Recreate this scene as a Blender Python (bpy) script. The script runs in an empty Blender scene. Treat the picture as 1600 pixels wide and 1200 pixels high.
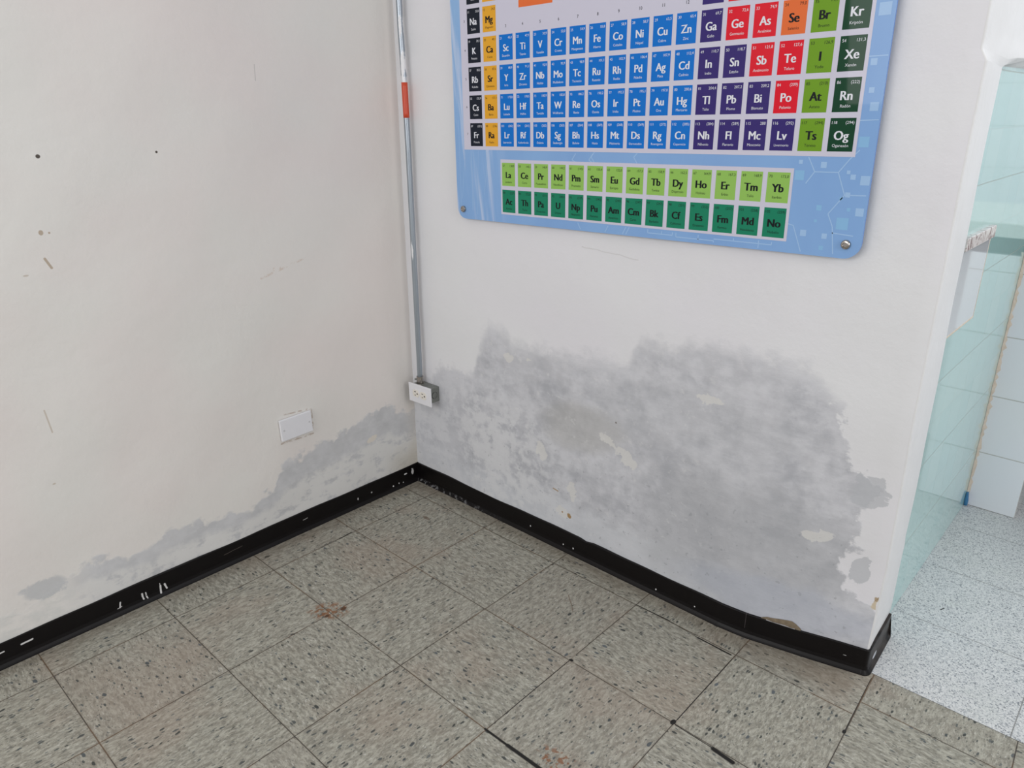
import bpy, bmesh, math, random
from mathutils import Vector, Matrix
random.seed(7)
scene = bpy.context.scene
C = scene.collection

# ------------------------------------------------------------------ camera
cam = bpy.data.cameras.new('camera'); cam_o = bpy.data.objects.new('camera', cam); C.objects.link(cam_o)
cam.sensor_width = 36.0; cam.lens = 36.0*1140.39/1600.0; cam.clip_start = 0.02
_r = ((0.735345, 0.677687, -0.002794), (0.234285, -0.258083, -0.937285), (-0.635907, 0.688573, -0.348552))
cam_o.matrix_world = Matrix(((_r[0][0], -_r[1][0], -_r[2][0], 1.830695),
                             (_r[0][1], -_r[1][1], -_r[2][1], -1.511105),
                             (_r[0][2], -_r[1][2], -_r[2][2], 1.316608), (0, 0, 0, 1)))
scene.camera = cam_o
# ------------------------------------------------------------------ world, lights, exposure
w = bpy.data.worlds.new('world'); scene.world = w; w.use_nodes = True
w.node_tree.nodes['Background'].inputs['Color'].default_value = (0.97, 0.975, 1.0, 1)
w.node_tree.nodes['Background'].inputs['Strength'].default_value = 0.50
def area(name, loc, target, sx, sy, power, col):
    l = bpy.data.lights.new(name, 'AREA'); l.shape = 'RECTANGLE'; l.size = sx; l.size_y = sy; l.energy = power; l.color = col
    o = bpy.data.objects.new(name, l); C.objects.link(o); o.location = loc
    o.rotation_euler = (Vector(target)-Vector(loc)).to_track_quat('-Z', 'Y').to_euler()
    return o
area('classroom_window_light', (0.9, -4.2, 2.1), (0.3, 0.0, 1.1), 2.6, 1.5, 46, (1.0, 0.985, 0.97))
area('side_fill_light', (4.6, -1.2, 2.0), (-0.1, -0.2, 1.1), 1.6, 1.4, 30, (1.0, 0.975, 0.965))  # added off-view fill that brightens the left wall, not a known window
area('kitchen_window_light', (3.2, 1.5, 2.6), (1.55, 0.7, 0.2), 1.5, 1.1, 29, (0.94, 0.97, 1.0))
vs = scene.view_settings
vs.view_transform = 'Standard'; vs.look = 'None'; vs.gamma = 1.0; vs.use_curve_mapping = False; vs.exposure = 0.19

# ------------------------------------------------------------------ node expression helpers
class NT:
    def __init__(s, name):
        s.m = bpy.data.materials.new(name); s.m.use_nodes = True; s.t = s.m.node_tree
        s.b = s.t.nodes['Principled BSDF']; s.L = s.t.links
        s._pos = None
    def n(s, ty, **kw):
        nd = s.t.nodes.new(ty)
        for k, v in kw.items(): setattr(nd, k, v)
        return nd
    def put(s, v, sock):
        if isinstance(v, S): s.L.new(v.s, sock)
        elif isinstance(v, bpy.types.NodeSocket): s.L.new(v, sock)
        elif isinstance(v, (tuple, list)):
            v = tuple(v)
            if sock.type == 'RGBA' and len(v) == 3: v = v+(1,)
            sock.default_value = v
        else: sock.default_value = v
    def math(s, op, *a, clamp=False):
        nd = s.n('ShaderNodeMath', operation=op); nd.use_clamp = clamp
        for i, v in enumerate(a): s.put(v, nd.inputs[i])
        return S(s, nd.outputs[0])
    def pos(s):
        if s._pos is None:
            tc = s.n('ShaderNodeTexCoord'); sp = s.n('ShaderNodeSeparateXYZ'); s.L.new(tc.outputs['Object'], sp.inputs[0])
            s._pos = (S(s, sp.outputs[0]), S(s, sp.outputs[1]), S(s, sp.outputs[2]))
        return s._pos
    def vec(s, x, y, z=0.0):
        nd = s.n('ShaderNodeCombineXYZ')
        for i, v in enumerate((x, y, z)): s.put(v, nd.inputs[i])
        return S(s, nd.outputs[0])
    def noise(s, v, scale, detail=3.0, rough=0.55, dist=0.0):
        nd = s.n('ShaderNodeTexNoise'); s.put(v, nd.inputs['Vector']); nd.inputs['Scale'].default_value = scale
        nd.inputs['Detail'].default_value = detail; nd.inputs['Roughness'].default_value = rough; nd.inputs['Distortion'].default_value = dist
        return S(s, nd.outputs[0])
    def vor(s, v, scale, feature='F1', rnd=1.0):
        nd = s.n('ShaderNodeTexVoronoi', feature=feature); s.put(v, nd.inputs['Vector']); nd.inputs['Scale'].default_value = scale
        nd.inputs['Randomness'].default_value = rnd
        return S(s, nd.outputs['Distance']), (S(s, nd.outputs['Color']) if feature == 'F1' else None)
    def white(s, v):
        nd = s.n('ShaderNodeTexWhiteNoise', noise_dimensions='3D'); s.put(v, nd.inputs['Vector'])
        return S(s, nd.outputs['Value'])
    def sep(s, v):
        nd = s.n('ShaderNodeSeparateXYZ'); s.put(v, nd.inputs[0]); return [S(s, o) for o in nd.outputs]
    def mix(s, f, a, b):
        nd = s.n('ShaderNodeMix', data_type='RGBA'); s.put(f, nd.inputs[0]); s.put(a, nd.inputs[6]); s.put(b, nd.inputs[7])
        return S(s, nd.outputs[2])
    def step(s, x, a, b):      # smooth 0..1 for x going a->b
        nd = s.n('ShaderNodeMapRange', interpolation_type='SMOOTHSTEP'); s.put(x, nd.inputs[0]); nd.inputs[1].default_value = a; nd.inputs[2].default_value = b
        return S(s, nd.outputs[0])
    def curve(s, x, pts, x0, x1, y1):
        nd = s.n('ShaderNodeFloatCurve'); c = nd.mapping.curves[0]
        pts = sorted([((p[0]-x0)/(x1-x0), p[1]/y1) for p in pts])
        c.points[0].location = pts[0]; c.points[1].location = pts[-1]
        for p in pts[1:-1]: c.points.new(*p)
        for p in c.points: p.handle_type = 'VECTOR'
        nd.mapping.update()
        s.put((x-x0)*(1.0/(x1-x0)), nd.inputs['Value'])
        return S(s, nd.outputs[0])*y1
    def ell(s, u, v, cu, cv, ru, rv, ang=0.0, soft=0.35):
        du, dv = u-cu, v-cv; c, sn = math.cos(ang), math.sin(ang)
        a = (du*c+dv*sn)*(1/ru); b = (dv*c-du*sn)*(1/rv)
        return 1.0-s.step(a*a+b*b, 1-soft, 1+soft)
    def seg(s, u, v, p, q, wd):
        dx, dy = q[0]-p[0], q[1]-p[1]; L = math.hypot(dx, dy); dx /= L; dy /= L
        t = (u-p[0])*dx+(v-p[1])*dy; t = s.math('MINIMUM', s.math('MAXIMUM', t, 0.0), L)
        a = u-p[0]-t*dx; b = v-p[1]-t*dy
        return 1.0-s.step(s.math('SQRT', a*a+b*b), wd*0.55, wd*1.1)
    def bump(s, h, strength, dist):
        nd = s.n('ShaderNodeBump'); nd.inputs['Strength'].default_value = strength; nd.inputs['Distance'].default_value = dist
        s.put(h, nd.inputs['Height']); s.L.new(nd.outputs[0], s.b.inputs['Normal'])
    def out(s, col=None, rough=None, **kw):
        if col is not None: s.put(col, s.b.inputs['Base Color'])
        if rough is not None: s.put(rough, s.b.inputs['Roughness'])
        for k, v in kw.items(): s.put(v, s.b.inputs[k.replace('_', ' ')])
        return s.m
class S:
    def __init__(s, t, sock): s.t = t; s.s = sock
    def __add__(s, o): return s.t.math('ADD', s, o)
    __radd__ = __add__
    def __sub__(s, o): return s.t.math('SUBTRACT', s, o)
    def __rsub__(s, o): return s.t.math('SUBTRACT', o, s)
    def __mul__(s, o): return s.t.math('MULTIPLY', s, o)
    __rmul__ = __mul__
def mx(t, *m):
    r = m[0]
    for k in m[1:]: r = t.math('MAXIMUM', r, k)
    return r
def srgb(r, g, b): return tuple(((c/255)/12.92 if c/255 <= .04045 else ((c/255+.055)/1.055)**2.4) for c in (r, g, b))
def plain(name, rgb, rough=.5, **kw):
    t = NT(name); p = t.pos(); v = t.vec(*p)
    n = t.noise(v, 40, 2); col = t.mix(n*0.12, srgb(*rgb), tuple(c*.75 for c in srgb(*rgb)))
    return t.out(col, rough, **kw)

# ------------------------------------------------------------------ materials
def wall_mat(side):
    t = NT('painted_plaster_'+side); x, y, z = t.pos()
    u = (y*-1.0) if side == 'left' else x
    P = t.vec(u, z, 0.0 if side == 'left' else 5.0)
    n1 = t.noise(P, 5, 4, .6)-0.5; n2 = t.noise(P, 24, 4, .65)-0.5
    vd, vc = t.vor(t.vec(u+(n1*.05), z+(n2*.05), 1.0), 22)
    vd2, vc2 = t.vor(t.vec(u+(n2*.04), z*1.3, 3.0), 48)
    scal = (vd-.45)*.9+(vd2-.45)*.5
    n3 = t.noise(t.vec(u+3.1, z+1.7, 2.0), 9, 4, .6)-0.5
    Ps = t.vec(u*9.0, z*30.0, 1.0); streak = t.noise(Ps, 1.0, 4, .65)
    big = t.noise(t.vec(u+7.0, z, 0.0), 2.2, 2)
    if side == 'left': base = t.mix(t.step(big, .3, .7), srgb(229, 222, 218), srgb(228, 226, 221))
    else: base = t.mix(t.step(big, .3, .7), srgb(226, 227, 229), srgb(226, 225, 230))
    if side == 'left':
        pts = [(-.12, .30), (0, .305), (.045, .345), (.09, .337), (.176, .315), (.27, .297), (.394, .283), (.468, .252), (.5, .205), (.556, .183),
               (.635, .16), (.735, .177), (.79, .182), (.876, .181), (.9, .16), (.99, .182), (1.06, .19), (1.10, .18), (1.12, .15), (1.3, .13), (2.4, .10)]
        B = t.curve(u+n3*0.02, pts, -.12, 2.4, .5); ce, soft = B-z+n2*0.05+n1*0.05-scal*.045, 0.010
    else:
        pts = [(-.13, .38), (-.02, .44), (.02, .49), (.105, .50), (.18, .49), (.215, .60), (.26, .672), (.34, .665), (.36, .636), (.51, .66), (.61, .643), (.655, .66),
               (.79, .665), (.82, .75), (.92, .756), (1.04, .772), (1.17, .776), (1.25, .763), (1.31, .733), (1.345, .69), (1.5, .60)]
        B = t.curve(u+n3*0.05, pts, -.13, 1.5, 1.0); ce, soft = B-z+n2*0.10+n1*0.12-scal*.035, t.step(z, .45, .62)*.022+.018
    M = t.step(ce*(1/soft) if side == 'left' else t.math('DIVIDE', ce, soft), -1.0, 1.0)
    if side == 'right':     # right-hand border of the damp patch wanders with height
        pr = [(0.0, 1.60), (.13, 1.55), (.17, 1.52), (.2, 1.445), (.23, 1.405), (.30, 1.405), (.345, 1.43), (.375, 1.41), (.46, 1.425), (.52, 1.45), (.55, 1.39), (.61, 1.365), (.69, 1.345), (1.0, 1.33)]
        R_ = t.curve(z, pr, 0.0, 1.0, 2.0)
        M = M*t.step(R_-u+n2*.10+n3*.06-scal*.03, -.007, .009)
    # tones inside the patch
    tone = t.step(n1*1.6+n2*1.3+(streak-.5)*.9-scal*.25, -.48, .46)
    g_dark, g_mid, g_lite = srgb(175, 177, 183), srgb(190, 191, 196), srgb(209, 210, 215)
    patch = t.mix(tone, t.mix(t.step(n3, -.12, .15), g_dark, g_mid), g_lite)
    if side == 'left':
        patch = t.mix(0.40, patch, srgb(206, 205, 201))
        low = t.step(B*0.62+n2*.05+n1*.04-z+0.018, -.012, .02)
        patch = t.mix(low*0.85*t.step(streak+n2, .28, .50), patch, srgb(221, 220, 217))
        col = t.mix(M*t.step(u*-1.0, -1.16, -1.03), base, patch)
        col = t.mix(M*t.step(u, 1.03, 1.16)*t.step(streak+n2, .3, .7)*.55, col, srgb(205, 206, 203))
        blob = t.ell(u+n2*.06, z+n2*.06, 1.165, .168, .048, .026)
        col = t.mix(blob*.8, col, srgb(192, 194, 196))
        stain = t.step(z*-1.0+n2*.10+n1*.05, -.20, -.08)*t.step(u*-1.0, -.10, .03)
        col = t.mix(stain*.55, col, srgb(178, 170, 152))
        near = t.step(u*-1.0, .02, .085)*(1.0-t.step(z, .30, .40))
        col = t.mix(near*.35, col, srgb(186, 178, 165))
        cream = t.ell(u+n2*.03, z+n2*.03, .115, .233, .022, .010, -.5); col = t.mix(cream, col, srgb(220, 214, 204))
        spots = mx(t, t.ell(u, z, .967, 1.2265, .0048, .0045), t.ell(u, z, .700, 1.226, .0030, .003))
        col = t.mix(spots, col, srgb(75, 66, 58))
        rub = mx(t, t.seg(u, z, (.999, .998), (.989, .975), .0035), t.ell(u, z, .995, 1.058, .005, .006), t.ell(u, z, .978, 1.056, .0025, .0025), t.seg(u, z, (1.073, .635), (1.067, .575), .0022)*.6,
                 t.ell(u, z, 1.045, .965, .006, .0022)*.6, t.ell(u, z, 1.09, .44, .004, .002)*.7)
        col = t.mix(rub*.85, col, srgb(176, 158, 136))
        sc = mx(t, t.seg(u, z+n2*.01, (.46, .865), (.31, .905), .004), t.seg(u, z+n2*.01, (.415, .885), (.37, .89), .006))*t.step(t.noise(P, 60, 2), .45, .6)
        col = t.mix(sc*.6, col, srgb(206, 188, 172))
        col = t.mix(t.seg(u, z, (.407, 1.40), (.405, 1.44), .0015)*.5, col, srgb(170, 168, 165))
        edge = mx(t, t.seg(u, z+n2*.008, (.462, .334), (.345, .331), .004), t.seg(u, z+n2*.008, (.44, .427), (.345, .42), .003), t.seg(u, z, (.343, .35), (.343, .42), .003))
        col = t.mix(edge*t.step(t.noise(P, 70, 2), .42, .55)*.7, col, srgb(178, 160, 146))
    else:
        lowband = t.step(z*-1.0+n2*.10+n1*.10, -.22, -.12)*(1.0-t.step(x, 1.02, 1.30))
        patch = t.mix(lowband*.62, patch, srgb(208, 211, 216))
        leftlite = t.step(n1+n2+streak*.3-0.05, .0, .16)*(1.0-t.step(x, .35, .62))*(1.0-t.step(z, .35, .5))
        patch = t.mix(leftlite*.6, patch, srgb(216, 217, 219))
        warm = t.ell(x+n1*.12, z+n1*.08, .63, .44, .15, .075, .15, .6); patch = t.mix(warm*.5, patch, srgb(178, 177, 174))
        dk = t.ell(x+n1*.3, z+n1*.2, 1.15, .27, .28, .19, 0, .6); patch = t.mix(dk*.5, patch, srgb(168, 170, 174))
        dk2 = t.ell(x+n1*.3, z+n1*.2, .98, .55, .3, .12, .1, .6); patch = t.mix(dk2*.25, patch, srgb(182, 184, 188))
        blue = t.ell(x+n1*.2, z+n1*.1, 1.28, .13, .26, .06, 0, .6); patch = t.mix(blue*.45, patch, srgb(176, 182, 196))
        band = t.step(z*-1.0+n2*.05, -.52, -.47)*t.step(x*-1.0+n1*.1, -.18, -.08); patch = t.mix(band*.45, patch, srgb(205, 206, 211))
        col = t.mix(M, base, patch)
        chips = mx(t, *[t.ell(x+n2*.06, z+n1*.05+n2*.05, a, b, c, d, e, .15) for a, b, c, d, e in
              ((.343, .595, .020, .018, 0), (.424, .603, .010, .006, 0), (.482, .315, .016, .032, .5), (.800, .395, .018, .040, .9), (.735, .43, .035, .010, -.5), (.610, .215, .014, .032, .3),
               (1.337, .353, .035, .016, .2), (1.04, .64, .04, .010, 0), (.575, .135, .028, .022, 0))])
        col = t.mix(chips*.75, col, srgb(217, 216, 213))
        bl = mx(t, t.ell(x+n2*.11, z+n3*.12-scal*.02, 1.427, .505, .038, .042, 0, .15), t.ell(x+n2*.06, z+n2*.06, 1.437, .285, .021, .036, 0, .12))
        col = t.mix(bl*.7, col, srgb(184, 187, 192))
        blot = t.step(t.noise(P, 34, 3, .7), .60, .68)*M*(1.0-t.step(x, .9, 1.3))*.30; col = t.mix(blot, col, srgb(222, 222, 222))
        sp = t.step(t.noise(P, 55, 2, .6), .66, .70)*M*(1.0-t.step(z, .3, .5))*.4; col = t.mix(sp, col, srgb(140, 143, 148))
        rust = mx(t, t.ell(x+n2*.02, z+n2*.02, .601, .128, .009, .009), t.ell(x, z, .572, .130, .003, .003), t.seg(x, z, (.533, .200), (.552, .197), .0028)*.8, 0.0)
        col = t.mix(rust, col, srgb(164, 134, 92))
        chip = t.seg(x+n2*.03, z+n2*.03, (1.4815, .222), (1.4830, .195), .0052); col = t.mix(chip, col, t.mix(t.step(n2, -.05, .08), srgb(150, 126, 96), srgb(206, 192, 168)))
        col = t.mix(mx(t, t.ell(x, z, .759, .493, .003, .003), t.ell(x+n2*.02, z, .965, .478, .003, .006)*.0), col, srgb(130, 126, 122))
        scr = t.seg(x, z+n1*.03, (.62, .975), (.80, .962), .0018)*.35; col = t.mix(scr, col, srgb(185, 183, 182))
        pd = t.seg(x+n2*.01, z, (1.487, .10), (1.489, .16), .004)*t.step(t.noise(P, 120, 1), .5, .6); col = t.mix(pd, col, srgb(110, 104, 98))
    t.bump(n2*.6+streak*M*.35+t.noise(P, 5, 2)*1.5, .35, .006)
    return t.out(col, t.mix(M, (.48,)*3, (.78,)*3))

def floor_mat():
    t = NT('speckled_vinyl_tile'); x, y, z = t.pos(); T = .305
    sh = t.math('GREATER_THAN', x, 1.515)*.052
    yy = y-sh
    xx = x+t.step(x, 1.3, 1.45)*(y+.19)*.05
    ix = t.math('FLOOR', (xx)*(1/T)); iy = t.math('FLOOR', yy*(1/T))
    rnd = t.white(t.vec(ix, iy, 3.0)); rnd2 = t.white(t.vec(ix, iy, 9.0))
    par = t.math('GREATER_THAN', t.math('FRACT', (ix+iy)*.5+.01), .4)
    a = x*(1.0-par)+y*par; b = y*(1.0-par)+x*par          # streak axis swaps on alternate tiles
    wob = t.noise(t.vec(x, y, 0.0), 14, 2)-.5
    off = rnd*7.0
    lo = t.vec((a+off)*48.0, (b+wob*.02+off)*120.0, rnd)
    fib = t.noise(lo, 1.0, 4, .75, .2)
    fib2 = t.noise(t.vec((a+off)*60.0, (b+wob*.03)*150.0, 4.0), 1.0, 3, .7)
    warm = t.noise(t.vec(x, y, 1.0), 3.2, 3)
    base = t.mix(t.step(fib, .32, .68), srgb(126, 123, 112), srgb(178, 176, 163))
    base = t.mix(t.step(fib2, .50, .66)*.45, base, srgb(110, 110, 105))
    base = t.mix(t.step(t.noise(lo, 1.7, 2), .60, .74)*.6, base, srgb(210, 209, 200))
    base = t.mix(t.step(warm, .50, .68)*.30, base, srgb(156, 136, 120))
    base = t.mix(t.math('GREATER_THAN', rnd2, .6)*.12, base, srgb(150, 140, 130))
    dirt = t.noise(t.vec(x, y, 6.0), 7, 4, .65); base = t.mix(t.step(dirt, .5, .75)*.25, base, srgb(132, 120, 106))
    def flecks(sa, sb, thr, seed, amt):
        wb = t.noise(t.vec(x, y, seed), 60, 2)-.5
        d, c = t.vor(t.vec((a+off+wb*.006)*sa, (b+seed+wb*.008)*sb, 0.0), 1.0)
        cr, cg, cb = t.sep(c)
        return t.step(d*-1.0+cr*thr-(1.0-amt)*thr, 0.0, .07), cg
    f1, g1 = flecks(52, 128, .85, 1.0, .50)
    f2, g2 = flecks(120, 230, .85, 2.0, .50)
    f3, g3 = flecks(30, 60, .72, 3.0, .40)
    f4, g4 = flecks(30, 50, .5, 5.3, .18)
    col = t.mix(f2*.62, base, srgb(78, 80, 74))
    col = t.mix(f1*.92, col, t.mix(g1, srgb(46, 50, 48), srgb(100, 104, 102)))
    col = t.mix(f3*.9, col, t.mix(g3, srgb(38, 44, 44), srgb(86, 94, 100)))
    col = t.mix(f4*.7, col, srgb(176, 118, 78))
    # seams
    fx = t.math('ABSOLUTE', t.math('FRACT', xx*(1/T)+.5)-.5)*T; fy = t.math('ABSOLUTE', t.math('FRACT', yy*(1/T)+.5)-.5)*T
    wv = t.noise(t.vec(x, y, 2.0), 5, 2)
    sw = wv*.0007+.0004
    seam = 1.0-t.step(t.math('MINIMUM', fx, fy)-sw, 0.0, .0009)
    seam = seam*t.step(t.noise(t.vec(x, y, 8.0), 9, 2), .27, .38)
    grime = (1.0-t.step(t.math('MINIMUM', fx, fy), .001, .006))*.16
    col = t.mix(grime, col, srgb(120, 98, 78))
    col = t.mix(seam*.85, col, t.mix(t.step(wv, .5, .6), srgb(50, 44, 38), srgb(96, 72, 50)))
    gap = mx(t, t.seg(x, y, (.912, -.610), (1.00, -.609), .0035), t.seg(x, y, (.98, -.609), (1.16, -.605), .0055), t.seg(x, y, (.0, -.37), (-.004, -.318), .0022), t.seg(x, y, (-.002, -.435), (.002, -.36), .001),
             t.seg(x, y, (.915, .0), (1.02, .003), .0017), t.seg(x, y, (1.02, .002), (1.117, -.006), .0009), t.seg(x, y, (1.115, -.006), (1.21, -.008), .0028), t.seg(x, y, (1.225, -.307), (1.33, -.309), .0013),
             t.seg(x, y, (1.322, -.310), (1.37, -.314), .0065), t.ell(x, y, 1.217, -.303, .006, .009), t.ell(x, y, .918, -.302, .006, .004), t.seg(x, y, (1.2205, -.29), (1.2205, -.02), .0012),
             t.seg(x, y, (.915, -.30), (.9155, -.55), .0010), t.seg(x, y, (1.506, .15), (1.517, -.06), .0009), t.ell(x, y, 1.517, -.066, .004, .007))
    col = t.mix(gap, col, srgb(20, 18, 15))
    crk = t.seg(x, y+wob*.01, (.745, -.095), (.80, -.145), .0012); col = t.mix(crk*.8, col, srgb(104, 78, 62))
    n_ = t.noise(t.vec(x, y, 0.0), 70, 2)
    st = t.ell(x+(n_-.5)*.03, y+(n_-.5)*.03, .294, -.605, .055, .036, .8, .6)*t.step(n_, .47, .56)
    col = t.mix(st*.85, col, srgb(128, 84, 48))
    st2 = mx(t, t.ell(x, y, .313, -.575, .007, .009), t.ell(x, y, .306, -.625, .0055, .007), t.ell(x, y, .113, -.09, .018, .007)*.6); col = t.mix(st2, col, srgb(84, 56, 34))
    st3 = t.ell(x+(n_-.5)*.05, y, 1.10, -.57, .06, .03, 0, .6)*t.step(n_, .52, .6); col = t.mix(st3*.8, col, srgb(128, 80, 46))
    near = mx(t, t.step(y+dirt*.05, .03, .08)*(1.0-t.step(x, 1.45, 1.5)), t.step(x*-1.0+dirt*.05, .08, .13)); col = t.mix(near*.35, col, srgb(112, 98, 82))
    t.bump((seam*-1.0)-gap*2.0+t.noise(t.vec(x, y, 0.0), 120, 2)*.05, .5, .001)
    return t.out(col, t.math('ADD', t.step(dirt, .3, .7)*.12, .42), Specular_IOR_Level=.42)

def terrazzo_mat():
    t = NT('grey_terrazzo'); x, y, z = t.pos()
    P = t.vec(x, y, 0.0)
    d, c = t.vor(P, 330); cr, cg, cb = t.sep(c)
    d2, c2 = t.vor(P, 620); er, eg, eb = t.sep(c2)
    base = t.mix(t.noise(P, 3, 3), srgb(200, 203, 206), srgb(214, 214, 212))
    col = t.mix(t.step(cr, .70, .78)*.55, base, srgb(120, 128, 138))
    col = t.mix(t.step(cr, .90, .95)*.55, col, srgb(58, 64, 76))
    col = t.mix(t.step(eg, .76, .84)*.45, col, srgb(128, 136, 146))
    col = t.mix(t.step(cb, .80, .9)*.4, col, srgb(236, 236, 234))
    T = .311
    fy = t.math('ABSOLUTE', t.math('FRACT', (y-.166)*(1/T)+.5)-.5)*T; fx = t.math('ABSOLUTE', t.math('FRACT', (x-1.797)*(1/T)+.5)-.5)*T
    seam = 1.0-t.step(t.math('MINIMUM', fx, fy), .0006, .0020)
    seam = seam*t.step(x, 1.49, 1.50)
    col = t.mix(seam*.75, col, srgb(104, 104, 102))
    sm = t.noise(P, 6, 3); col = t.mix(t.step(sm, .56, .75)*.25, col, srgb(176, 184, 178))
    col = t.mix(mx(t, t.seg(x, y, (1.56, .56), (1.565, .575), .002), t.ell(x, y, 1.80, .80, .006, .012)*.7), col, srgb(40, 38, 36))
    return t.out(col, .38)

def green_tile_mat():
    t = NT('green_glazed_tile'); x, y, z = t.pos(); T = .1175
    n = t.noise(t.vec(x, y, z), 6, 2)-.5
    zz = z+n*.004; iz = t.math('FLOOR', (zz+.012)*(1/T)); iy = t.math('FLOOR', (y-.075)*(1/T))
    rnd = t.white(t.vec(iy, iz, 1.0))
    col = t.mix(rnd*.6, srgb(176, 210, 207), srgb(162, 203, 201))
    fz = t.math('ABSOLUTE', t.math('FRACT', (zz+.012)*(1/T)+.5)-.5)*T; fy = t.math('ABSOLUTE', t.math('FRACT', (y-.075)*(1/T)+.5)-.5)*T
    T2 = .235; f2 = t.math('ABSOLUTE', t.math('FRACT', (zz+.0050)*(1/T2)+.5)-.5)*T2
    gz = (1.0-t.step(fz, .0008, .0018))*(.25+.75*(1.0-t.step(f2, .02, .03))); gy = 1.0-t.step(fy, .0006, .0014)
    g = mx(t, gz, gy*.45)
    col = t.mix(g*.8, col, srgb(150, 160, 152))
    t.bump(g*-1.0+t.noise(t.vec(x, y, z), 12, 1)*.1, .08, .002)
    return t.out(col, g*.4+.07, IOR=1.48, Coat_Weight=.40, Coat_Roughness=.02)
def white_tile_mat():
    t = NT('white_glazed_tile'); x, y, z = t.pos(); T = .2075
    fz = t.math('ABSOLUTE', t.math('FRACT', z*(1/T)+.5)-.5)*T; fx = t.math('ABSOLUTE', t.math('FRACT', (x-1.612)*(1/.30)+.5)-.5)*.30
    g = 1.0-t.step(t.math('MINIMUM', fz, fx), .0012, .0022)
    col = t.mix(g*.8, t.mix(t.noise(t.vec(x, y, z), 5, 2), srgb(226, 230, 238), srgb(232, 234, 236)), srgb(176, 174, 168))
    t.bump(g*-1.0, .2, .001)
    return t.out(col, .12)
def black_mat(side):
    t = NT('black_gloss_paint_'+side); x, y, z = t.pos(); u = (y*-1.0) if side == 'left' else x
    n = t.noise(t.vec(u, z, 0.0), 60, 3, .6); ns = t.noise(t.vec(u*14.0, z*120.0, 1.0), 1.0, 3, .6)
    nn = n-.5
    col = t.mix(t.step(ns, .62, .78)*.5, srgb(13, 10, 11), srgb(32, 27, 28))
    if side == 'left':
        m = mx(t, t.seg(u+nn*.006, z, (1.006, .037), (1.010, .022), .0024), t.seg(u, z+nn*.004, (1.016, .021), (1.004, .023), .0012), t.seg(u+nn*.008, z, (.948, .034), (.946, .016), .0026), t.seg(u+nn*.008, z, (.938, .033), (.936, .014), .0022),
               t.seg(u, z, (.896, .034), (.898, .012), .0030), t.seg(u, z, (.8965, .042), (.897, .03), .0012), t.seg(u+nn*.006, z, (.884, .034), (.880, .018), .0028), t.seg(u, z+nn*.002, (1.247, .043), (1.222, .044), .0028), t.seg(u, z, (1.305, .043), (1.286, .044), .0022),
               t.seg(u+nn*.006, z+nn*.006, (.422, .042), (.405, .043), .0012)*.7, t.ell(u+nn*.01, z, -.018, .046, .007, .003), t.ell(u+nn*.02, z+nn*.02, -.052, .044, .006, .012)*.8, t.ell(u, z, .042, .018, .003, .003), t.ell(u, z, .015, .02, .002, .003), t.ell(u, z, -.005, .016, .002, .002),
               t.ell(u, z, .20, .030, .0025, .005)*.8, t.ell(u, z, .14, .032, .003, .003)*.8)
        col = t.mix(m*t.step(n, .30, .42), col, srgb(214, 213, 212))
        tr = t.seg(u, z+nn*.004, (.70, .042), (.64, .046), .0009)*.5; col = t.mix(tr, col, srgb(120, 112, 104))
    else:
        m = mx(t, t.ell(u, z, .445, .030, .0022, .003), t.ell(u, z, .585, .020, .002, .0025), t.ell(u, z, .625, .022, .0025, .003), t.ell(u, z, .93, .018, .002, .0025), t.ell(u, z, 1.055, .022, .002, .002), t.ell(u+nn*.01, z, 1.44, .038, .005, .001)*.5)
        col = t.mix(m, col, srgb(216, 216, 216))
        cr_ = t.seg(u+nn*.004, z, (1.2, .07), (1.2, .025), .0009)*.5; col = t.mix(cr_, col, srgb(90, 84, 84))
        smear = t.step(y, .17, .20)*.35*t.step(t.noise(t.vec(y*20.0, z*20.0, 0.0), 1.0, 2), .3, .6); col = t.mix(smear, col, srgb(92, 84, 80))
        toe = t.ell(y+nn*.01, z+nn*.01, .215, .022, .018, .006)*t.math('GREATER_THAN', x, 1.47); col = t.mix(toe*.8, col, srgb(200, 205, 212))
        # dusty white scuffs along the toe near the corner
        ds = (1.0-t.step(z, .006, .016))*(1.0-t.step(x, .05, .35))*t.step(n, .5, .62)*.5; col = t.mix(ds, col, srgb(150, 150, 152))
    t.bump(ns*.5+n*.5, .3, .002)
    return t.out(col, .40, Specular_IOR_Level=.22)

M = {}
M['wall_left'] = wall_mat('left'); M['wall_right'] = wall_mat('right'); M['floor'] = floor_mat(); M['terrazzo'] = terrazzo_mat()
M['green'] = green_tile_mat(); M['white_tile'] = white_tile_mat(); M['base_left'] = black_mat('left'); M['base_right'] = black_mat('right')
def jamb_mat():
    t = NT('white_trowelled_plaster'); x, y, z = t.pos(); P = t.vec(x, y, z)
    n = t.noise(P, 12, 4, .6); col = t.mix(n, srgb(226, 226, 227), srgb(216, 216, 216)); t.bump(n+t.noise(P, 40, 3)*.3, .4, .008)
    return t.out(col, .55)
M['jamb'] = jamb_mat()
M['patch'] = plain('smooth_grey_white_filler', (214, 218, 222), .06, Coat_Weight=.6)
M['marble'] = (lambda t: t.out(t.mix(t.step(t.noise(t.vec(*t.pos()), 26, 5, .7, 1.5), .46, .62), srgb(222, 216, 214), srgb(150, 132, 130)), .25))(NT('veined_marble'))
M['raw'] = (lambda t: t.out(t.mix(t.noise(t.vec(*t.pos()), 90, 4, .7), srgb(78, 66, 52), srgb(150, 136, 114)), .95))(NT('exposed_mortar'))
M['grout'] = (lambda t: t.out(t.mix(t.noise(t.vec(*t.pos()), 60, 4, .7), srgb(226, 220, 208), srgb(178, 160, 138)), .8))(NT('rough_grout'))
M['blue'] = plain('blue_paint', (52, 116, 160), .5)
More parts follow.
